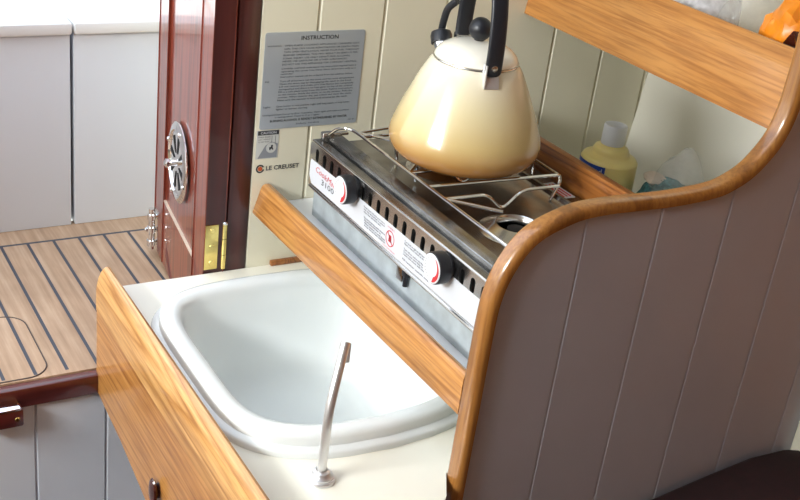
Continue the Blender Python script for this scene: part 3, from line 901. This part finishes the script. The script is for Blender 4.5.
t = thing('logo_sticker', (XB, .73, .165), 'round orange and black emblem with bold capital lettering on the bulkhead, below the caution sticker', 'sticker')
bm = BM(); letter(bm, 'LE CREUSET', (FX + .0004, .7105, .1672), RY, UZ, .0565, .0070, bold=.018)
obj('lettering', bm, M['ink'], t, smooth=False)
bm = BM(); n = 32
for (ra, rb) in ((.0070, .0046), ):
    for i in range(n):
        a, b_ = 2 * PI * i / n, 2 * PI * (i + 1) / n
        if math.cos(a) > .93: continue
        bm.faces.new([bm.verts.new((FX + .0004, .7005 + qq * math.cos(w), .1705 + qq * math.sin(w))) for qq, w in ((ra, a), (ra, b_), (rb, b_), (rb, a))])
obj('emblem_ring', bm, M['ink'], t, smooth=False)
bm = BM(); disc(bm, (FX + .0004, .7005, .1705), .0036, (1, 0, 0)); obj('emblem_core', bm, M['orangeink'], t, smooth=False)

# ------------------------------------------------------------------ bottle, bags
BX, BY = -1.314, 1.244
t = thing('bottle', (BX, BY, SH), 'yellow liquid bottle with a white cap and blue label, behind the stove', 'bottle')
bm = BM()
pf = smooth_path([(r_, 0, h) for r_, h in ((.036, 0), (.042, .002), (.0455, .009), (.046, .04), (.046, .138), (.0455, .147), (.042, .1530), (.035, .1560), (.0312, .1585), (.030, .1610), (.029, .1645), (.0262, .1695), (.0195, .1730), (.0175, .1745), (.0172, .178))], 3)
lathe(bm, [(0, 0)] + [(p.x * 1.05, p.z) for p in pf] + [(0, .178)], (0, 0, 0), n=56)
bmesh.ops.scale(bm, vec=(1.0, .95, 1), verts=bm.verts)
bmesh.ops.translate(bm, vec=(BX, BY, SH), verts=bm.verts)
obj('body', bm, M['bottle'], t, angle=60)
bm = BM(); lathe(bm, [(0, .1745), (.0190, .1745), (.0195, .1757), (.0193, .2045), (.0185, .2070), (.0170, .2075), (.0140, .2055), (0, .2050)], (BX, BY, SH), n=40)
obj('cap', bm, M['whitecap'], t)
def cyl(rad, ang, z): return Vector((BX + rad * math.sin(ang), BY - rad * .95 * math.cos(ang), SH + z))
bm = BM(); NL = 20
lo, hi = math.radians(-70), math.radians(42)
rows = []
for z in (.0700, .1475):
    rows.append([bm.verts.new(cyl(.0488, lo + (hi - lo) * i / NL, z)) for i in range(NL + 1)])
for i in range(NL): bm.faces.new((rows[0][i], rows[0][i + 1], rows[1][i + 1], rows[1][i]))
lb = obj('label', bm, M['blue'], t)
bm = BM()
letter(bm, 'Supercare wood', (0, 0, 0), (1, 0, 0), (0, 1, 0), 1.0, .15)
for v in bm.verts:
    a = lo + math.radians(8) + (hi - lo - math.radians(14)) * v.co.x
    v.co = cyl(.0492, a, .1345 + v.co.y * .064)
obj('label_lettering', bm, M['label'], lb, smooth=False)

def crumple(bm, c, size, seed, amp=.25, sub=4, flat=True, fr=2.2):
    r = bmesh.ops.create_icosphere(bm, subdivisions=sub, radius=1)
    for v in r['verts']:
        p = v.co.copy()
        n1 = noise.noise(p * fr + Vector((seed, 0, 0))); n2 = 1 - abs(noise.noise(p * fr * 2.1 + Vector((0, seed, 3)))) * 2
        n3 = 1 - abs(noise.noise(p * fr * 4.5 + Vector((seed, 2, 3)))) * 2
        p *= 1 + amp * (.7 * n1 + .35 * n2 + .18 * n3)
        q = Vector((p.x * size[0], p.y * size[1], p.z * size[2]))
        if flat and q.z < -size[2] * .72: q.z = -size[2] * .72
        v.co = q + Vector(c) + Vector((0, 0, size[2] * .72))
    return bm
def tent(bm, c, h, k):
    for v in bm.verts:
        t_ = max(0, min(1, (v.co.z - c[2]) / h)); f = 1 - k * t_
        v.co.x = c[0] + (v.co.x - c[0]) * f; v.co.y = c[1] + (v.co.y - c[1]) * f
bc = (-1.212, 1.310, SH + .001)
bm = BM(); crumple(bm, bc, (.090, .066, .112), 3.1, .16, 4, True, 1.3); tent(bm, bc, .215, .62)
tag(obj('plastic_bag', bm, M['film'], origin=bc, angle=60), 'clear plastic bag beside the yellow bottle, holding green pads', 'bag')
bm = BM(); crumple(bm, (-1.218, 1.298, SH + .004), (.066, .044, .080), 9.4, .10, 5, True, 3.2)
tag(obj('scouring_pad', bm, M['sponge'], origin=(-1.218, 1.298, SH + .004)), 'teal green scouring pads inside the clear bag', 'scouring pad')
bm = BM(); crumple(bm, (-1.245, 1.292, SH + .126), (.026, .016, .010), 5.4, .2, 3)
tag(obj('sachet', bm, M['beige'], origin=(-1.245, 1.292, SH + .126)), 'beige and red sachet lying on the pads in the clear bag', 'sachet')
US = .4205
for (c, s_, sd, mat, lab) in (((-1.222, 1.275), (.055, .055, .070), 1.3, 'film_white', 'cloudy plastic bag on the upper shelf, left of the clearer bag'),
                             ((-1.124, 1.280), (.042, .055, .072), 8.8, 'film', 'clear plastic bag on the upper shelf, next to the orange packet')):
    bm = BM(); crumple(bm, (c[0], c[1], US), s_, sd, .16, 4, True, 1.4)
    tag(obj('plastic_bag', bm, M[mat], origin=(c[0], c[1], US), angle=60), lab, 'bag')
bm = BM(); crumple(bm, (-1.012, 1.262, US), (.058, .050, .080), 6.2, .26, 4, True, 2.6)
Q = Vector((-1.012, 1.262, US + .07)) + (Vector((0, 0, .85)) - Vector((-1.012, 1.262, US + .07))).normalized() * .055 + Vector((-.012, 0, 0))
bm.normal_update()
mk = bmesh.new()
for f in bm.faces:
    if (f.calc_center_median() - Q).length < .014 and f.normal.y < .2:
        mk.faces.new([mk.verts.new(v.co + f.normal * .0012) for v in f.verts])
bmesh.ops.remove_doubles(mk, verts=mk.verts, dist=.0006)
pk = thing('orange_packet', (-1.008, 1.262, US), 'crumpled orange plastic packet at the near end of the upper shelf', 'packet')
obj('wrapper', bm, M['orange'], pk, angle=25)
tag(obj('printed_mark', mk, M['darkknob'], pk, angle=25), 'brown printed mark')

# ------------------------------------------------------------------ settee cushion below the partition
bm = BM()
ys = [.70, .80, .90, 1.0, 1.08, 1.16, 1.24, 1.31, 1.335]
zs = [-.150, -.140, -.130, -.118, -.108, -.098, -.090, -.094, -.102]
rings = []
for y, z in zip(ys, zs):
    k = [( -.886, z - .28), (-.886, z - .02), (-.884, z - .006), (-.876, z), (-.80, z + .006), (-.55, z + .004), (-.20, z - .004), (.20, z - .012), (.24, z - .03), (.25, z - .28)]
    rings.append([bm.verts.new((x, y, zz)) for x, zz in k])
for p, q in zip(rings, rings[1:]):
    for i in range(len(p)):
        j = (i + 1) % len(p); bm.faces.new((p[i], p[j], q[j], q[i]))
bm.faces.new(rings[0]); bm.faces.new(list(reversed(rings[-1])))
tag(obj('settee_cushion', bm, M['maroon'], angle=50), 'dark maroon settee cushion at the foot of the partition', 'cushion')
bm = BM(); box(bm, -.884, .30, .75, 1.31, -.949, -.434, .003)
tag(obj('settee', bm, M['mahog_dark']), 'dark settee base under the maroon cushion', 'settee')

# ------------------------------------------------------------------ sky, sun and added fill lamp
wd = bpy.data.worlds.new('sky'); scene.world = wd; wd.use_nodes = True
nt = wd.node_tree; bg = nt.nodes['Background']
tc = nt.nodes.new('ShaderNodeTexCoord'); sp = nt.nodes.new('ShaderNodeSeparateXYZ')
nt.links.new(tc.outputs['Generated'], sp.inputs[0])
r = ramp(nt, sp.outputs['Z'], [(0.0, (.50, .52, .50, 1)), (.02, (.86, .90, .95, 1)), (.5, (.80, .88, 1, 1)), (1.0, (.70, .82, 1, 1))])
nt.links.new(r.outputs['Color'], bg.inputs['Color'])
bg.inputs['Strength'].default_value = 2.0

def sun(direction, strength, angle=.01, col=(1, .96, .9)):
    l = bpy.data.lights.new('sun', 'SUN'); l.energy = strength; l.angle = angle; l.color = col
    o = bpy.data.objects.new('sun', l); COL.objects.link(o)
    o.rotation_euler = Vector(direction).to_track_quat('-Z', 'Y').to_euler()
sun((-.46, -.44, -.80), 6.0)
SKY_PORTALS = True

def portal(c, direction, sx, sy):
    l = bpy.data.lights.new('daylight_portal', 'AREA'); l.shape = 'RECTANGLE'; l.size = sx; l.size_y = sy
    l.cycles.is_portal = True
    o = bpy.data.objects.new('daylight_portal', l); COL.objects.link(o); o.location = c
    o.rotation_euler = Vector(direction).to_track_quat('-Z', 'Y').to_euler()
portal((XB - .05, .22, .50), (1, 0, 0), .86, 1.30)
portal(((HX0 + HX1) / 2, (HY0 + HY1) / 2, ROOF + .035), (0, 0, -1), HX1 - HX0, HY1 - HY0)
def fill_light(c, direction, sx, sy, power, col=(.97, .99, 1)):
    l = bpy.data.lights.new('window_fill', 'AREA'); l.shape = 'RECTANGLE'; l.size = sx; l.size_y = sy
    l.energy = power; l.color = col
    o = bpy.data.objects.new('window_fill', l); COL.objects.link(o); o.location = c
    o.rotation_euler = Vector(direction).to_track_quat('-Z', 'Y').to_euler()
fill_light((-.84, -1.12, .97), (-.12, 1, -.25), .74, .29, 31)  # area lamp in the added window opening, tuned to fill the cabin

# ------------------------------------------------------------------ camera
R = [[0.49552618733240983, 0.860664890528855, 0.11708861549595243],
     [0.4311520477568627, -0.1267012231421617, -0.8933390799519203],
     [-0.7540303106526081, 0.49315590462371384, -0.4338612040179406]]
cam = bpy.data.cameras.new('camera'); co = bpy.data.objects.new('camera', cam); COL.objects.link(co)
m3 = Matrix(((R[0][0], -R[1][0], -R[2][0]), (R[0][1], -R[1][1], -R[2][1]), (R[0][2], -R[1][2], -R[2][2])))
co.matrix_world = Matrix.Translation((0, 0, .85)) @ m3.to_4x4()
cam.sensor_width = 36; cam.lens = 1143.74 * 36 / 800; cam.clip_start = .02
scene.camera = co
vs_ = scene.view_settings
vs_.view_transform = 'Standard'; vs_.look = 'None'; vs_.gamma = 1; vs_.use_curve_mapping = False
vs_.exposure = 0.38
